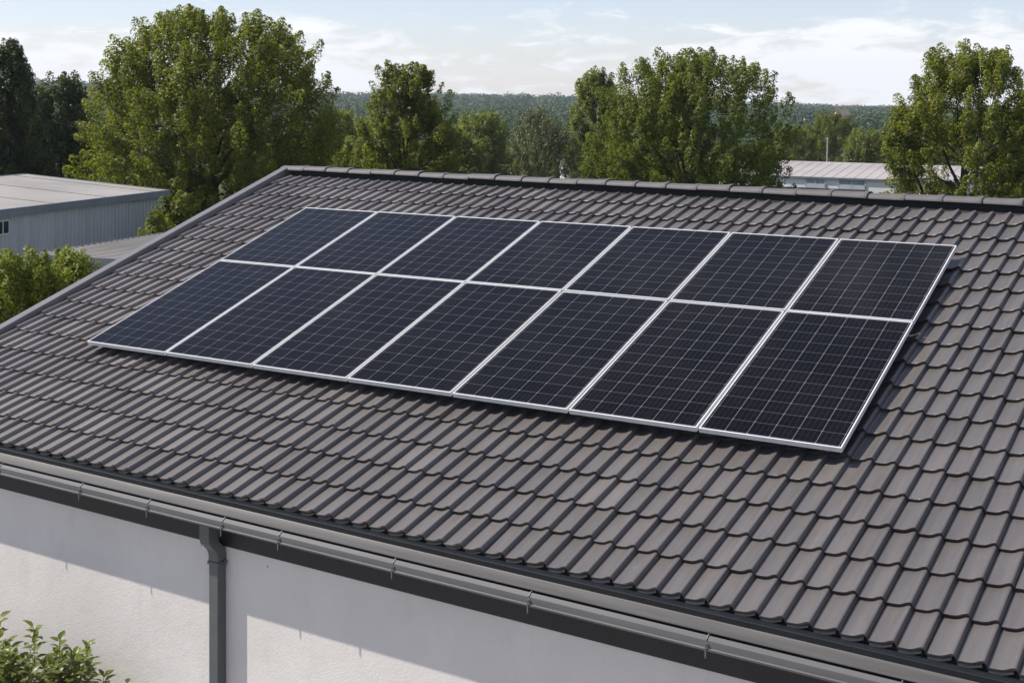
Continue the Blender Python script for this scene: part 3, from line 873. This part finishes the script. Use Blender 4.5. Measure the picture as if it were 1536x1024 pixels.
for b0, z0, b1, z1 in ((-.06, zE-.02, DD/2, zRd), (DD/2, zRd, DD+.06, zE-.02)):
    v = [LT(a_, bb, zz+dz) for a_ in (-.3, LL+.3) for bb, zz in ((b0, z0), (b1, z1)) for dz in (0, .06)]
    b_.add(v, [(0,1,3,2), (4,6,7,5), (0,4,5,1), (2,3,7,6), (0,2,6,4), (1,5,7,3)])
for a_ in np.arange(0, LL, .55):
    v = [LT(aa, bb, zz+dz) for aa in (a_, a_+.05) for bb, zz in ((-.06, zE+.04), (DD/2, zRd+.06)) for dz in (.0005, .014)]
    b_.add(v, [(0,1,3,2), (4,6,7,5), (0,4,5,1), (2,3,7,6), (0,2,6,4), (1,5,7,3)])
b_.build('roof', M['longroof'], lb)
b_ = MB(); LB(b_, -.3, LL+.3, -.10, -.062, zE-.05, zE+.03); b_.build('roof_edge', M['trim'], lb)
b_ = MB(); LB(b_, -.02, LL*.62, -.45, -.001, -2.62, -2.30); b_.build('base_band', M['darkbase'], lb)
for a_, wd in ((4.7, 1.0), (6.4, 1.35), (9.2, .95), (10.9, 1.1)):
    q = MB()
    for a0, a1, z0, z1 in ((a_, a_+.05, -2.27, -1.83), (a_+wd, a_+wd+.05, -2.27, -1.83), (a_+wd/2, a_+wd/2+.04, -2.27, -1.83), (a_, a_+wd+.05, -1.83, -1.79), (a_, a_+wd+.05, -2.295, -2.1)):
        LB(q, a0, a1, -.05, -.002, z0, z1)
    wf = q.build('window', M['winframe'], lb)
    q = MB(); LB(q, a_+.05, a_+wd/2, -.03, -.004, -2.27, -1.83); LB(q, a_+wd/2+.04, a_+wd, -.03, -.004, -2.27, -1.83); q.build('pane', M['bluewin'], wf)

# thin white pole behind the long roof, with a small cross arm
x, y = at(1241, 78); zg_ = float(ground_z(x, y))
pl = thing('utility_pole', 'thin white pole standing behind the long pinkish roof', 'pole', (x, y, zg_))
b_ = MB(); hp = height(206, 78)-zg_
b_.tube([(0, 0, -.3), (0, 0, hp*.5), (0, 0, hp)], [.04, .034, .028], 8); b_.build('post', M['winframe'], pl, 40)
b_ = MB(); b_.tube([(0, 0, hp), (0, 0, hp+.06), (0, 0, hp+.14)], [.035, .05, .03], 8); b_.build('cap', M['winframe'], pl)

# small pale house glimpsed between the trees
def small_house(px_, d_, wpx, ytop, label, wallm, roofm):
    x, y = at(px_, d_); z = float(ground_z(x, y)); wd = wpx/F*d_; H = max(2.2, height(ytop, d_)-z)
    t = thing('far_house', label, 'house', (x, y, z), rz=YAW+.2)
    b = MB(); dp_ = wd*.8; he = H*.68
    b.sweep([(-dp_/2, -.6), (-dp_/2, he), (0, H), (dp_/2, he), (dp_/2, -.6)], -wd/2, wd/2); b.build('wall', wallm, t)
    b = MB(); b.sweep([(-dp_*.58, he-.12), (0, H+.06), (dp_*.58, he-.12), (dp_*.58, he+.03), (0, H+.22), (-dp_*.58, he+.03)], -wd*.54, wd*.54); b.build('roof', roofm, t)
    b = MB()
    for q in (-.3, .1): b.box(wd*q, -dp_/2-.04, he*.35, wd*(q+.18), -dp_/2-.005, he*.72)
    b.build('window', M['glass'], t)
M['redroof'] = simple('far_brown_roof', (.16, .10, .08), (.22, .15, .12), 1, .8)
small_house(860, 92, 34, 247, 'pale house half hidden between the grey olive tree and the dense rounded tree', M['palewall'], M['longroof'])
small_house(1262, 640, 20, 161, 'small pale house on the far wooded hillside, above the long roof', M['palewall'], M['redroof'])
small_house(1212, 560, 14, 170, 'tiny far house left of the hillside house, among distant trees', M['palewall'], M['trim'])

# ------------------------------------------------------------------ bushes
def bush_at(px_, d_, top, wpx, label, **kw):
    x, y = at(px_, d_); z = float(ground_z(x, y))
    args = dict(leafmat='leaf_bush', n_clump=150, per=90, leaf=.085, base=.0, clump=.22, shape='bush', limbs=10, crown_name='foliage', lump=.25, trunk_r=.03)
    args.update(kw)
    return make_tree('bush', label, 'bush', (x, y, z), height(top, d_)-z, wpx/F*d_, **args)
bush_at(20, 22, 382, 230, 'large yellow green bush beside the gable, at the left edge', seed=61, n_clump=480, per=130, leaf=.065)
bush_at(100, 23.5, 374, 120, 'upright yellow green bush in front of the low shed roof', seed=62, n_clump=260, clump=.2, per=110, leaf=.065)
bush_at(-40, 21, 430, 170, 'lower yellow green bush cut by the left edge, below the warehouse wall', seed=63, n_clump=220, per=100)
bush_at(236, 36, 322, 76, 'sparse shrub at the warehouse corner above the verge', seed=64, n_clump=110, per=55, leaf=.10, leafmat='leaf', clump=.24, shape='oval')
bush_at(262, 38, 300, 70, 'dark bushy growth between warehouse corner and the broad tree', seed=65, n_clump=120, per=60, leaf=.14, leafmat='leaf_cool', clump=.3)

# leafy shrubs at the wall foot: stems with paired ovate leaves
def shrub(label, loc, stems, seed):
    global rng
    keep = rng; rng = np.random.default_rng(seed)
    t = thing('shrub', label, 'shrub', loc)
    sb = MB(); LV = []; LF = []; LTn = []; nvv = 0
    outl = [(-.0, 0), (.18, .36), (.42, .5), (.7, .36), (1.0, 0), (.7, -.36), (.42, -.5), (.18, -.36)]
    def leaf(p, d, up, ln, tint):
        nonlocal nvv
        d = d/np.linalg.norm(d); s = np.cross(d, up); s /= np.linalg.norm(s)+1e-9; nn = np.cross(s, d)
        vs = []
        for a_, b_ in outl:
            vs.append(p+d*ln*a_+s*ln*.55*b_+nn*ln*(.22*abs(b_)-.28*a_*a_))
        mid0 = [p+d*ln*a_-nn*ln*.28*a_*a_ for a_ in (.18, .42, .7)]
        vs += mid0; o = nvv
        fc = [(0, 1, 8, 8), (1, 2, 9, 8), (2, 3, 10, 9), (3, 4, 10, 10), (4, 5, 10, 10), (5, 6, 9, 10), (6, 7, 8, 9), (7, 0, 8, 8)]
        for f_ in fc:
            q = list(dict.fromkeys(f_))
            LF.append([i+o for i in q]); LTn.append(tint)
        LV.extend(vs); nvv += len(vs)
    for (sx, sy, h, lx_, ly_) in stems:
        n = int(h/.042)
        p0 = np.array([sx*.55, sy*.55, -.05]); p1 = np.array([sx+lx_*.4, sy+ly_*.4, h*.55]); p2 = np.array([sx+lx_, sy+ly_, h])
        pts = [(1-t_)**2*p0+2*t_*(1-t_)*p1+t_*t_*p2 for t_ in np.linspace(0, 1, n)]
        sb.tube(pts, np.linspace(.007, .0022, n), 5, False)
        for i in range(int(n*.30), n):
            fr = i/n
            d = pts[min(i+1, n-1)]-pts[i-1]; d /= np.linalg.norm(d)
            for q in range(2 if fr < .93 else 3):
                a_ = i*1.65+q*math.pi*(1 if fr < .93 else .66)+rng.normal(0, .3)
                out_ = np.array([math.cos(a_), math.sin(a_), 0])
                ln = (.105 if fr < .8 else .085)*rng.uniform(.7, 1.25)
                el = .15+.75*max(0, fr-.75)*3+rng.normal(0, .2)
                leaf(pts[i]+out_*.01, out_*math.cos(el)+d*math.sin(el), np.array([0, 0, 1.])+rng.normal(0, .2, 3), ln, np.clip(.25+.65*fr**2+rng.normal(0, .15), 0, 1))
        # side shoots
        for i in range(int(n*.35), n-4, 4):
            a_ = rng.uniform(0, 6.28); sd = np.array([math.cos(a_), math.sin(a_)*.7, rng.uniform(.4, 1.0)]); sd /= np.linalg.norm(sd)
            ln_ = rng.uniform(.10, .26); q0 = pts[i]; q1 = q0+sd*ln_
            sb.tube([q0, q1], [.003, .0015], 4, False)
            for t_ in np.linspace(.3, 1, 5):
                b_ = rng.uniform(0, 6.28)
                leaf(q0+sd*ln_*t_, np.array([math.cos(b_), math.sin(b_), .35]), np.array([0, 0, 1.]), rng.uniform(.055, .095), np.clip(rng.normal(.45, .2), 0, 1))
    sb.build('stem', M['bark_pale'], t)
    me = bpy.data.meshes.new('leaves'); me.from_pydata([tuple(map(float, q)) for q in LV], [], LF); me.materials.append(M['leaf_shrub']); me.update()
    atx = me.attributes.new('tint', 'FLOAT', 'FACE'); atx.data.foreach_set('value', np.array(LTn, np.float32))
    me.shade_smooth()
    link('leaves', me, t); rng = keep
    return t
rs = np.random.default_rng(3)
def stems(n, sx, sy, h0, h1): return [(rs.uniform(-sx, sx), rs.uniform(-sy, sy), rs.uniform(h0, h1), rs.normal(0, .07), rs.normal(0, .05)) for _ in range(n)]
shrub('leafy green shrub with upright pale tipped shoots in front of the white wall', (1.62, YW-.42, GZ), [(-.10, 0, 2.32, -.05, 0), (.10, -.03, 2.30, .08, 0), (.32, .02, 2.30, .10, 0), (.55, 0, 1.95, .12, 0), (.48, .05, 2.1, .08, 0), (-.28, .05, 2.0, -.06, 0), (.45, 0, 1.98, .06, 0)]+stems(30, .5, .22, 1.5, 2.1)+stems(12, .40, .15, 1.95, 2.22), 71)
shrub('taller leafy shrub cut by the left edge, against the white wall', (.90, YW-.42, GZ), [(.12, 0, 2.30, .05, 0), (-.05, .05, 2.24, 0, 0), (.2, .0, 2.1, .1, 0)]+stems(28, .38, .22, 1.5, 2.15), 72)

# ------------------------------------------------------------------ haze
hz = MB(); hz.box(-2700, -2700, -40, 2700, 2700, 60)
hm = bpy.data.materials.new('haze_air'); hm.use_nodes = True
hn = hm.node_tree; hn.nodes.clear()
pv = hn.nodes.new('ShaderNodeVolumePrincipled'); ho = hn.nodes.new('ShaderNodeOutputMaterial')
pv.inputs['Color'].default_value = (.80, .88, 1.0, 1); pv.inputs['Density'].default_value = 0.00016; pv.inputs['Anisotropy'].default_value = .2
hn.links.new(pv.outputs[0], ho.inputs['Volume'])
tag(hz.build('haze', hm), kind='stuff')
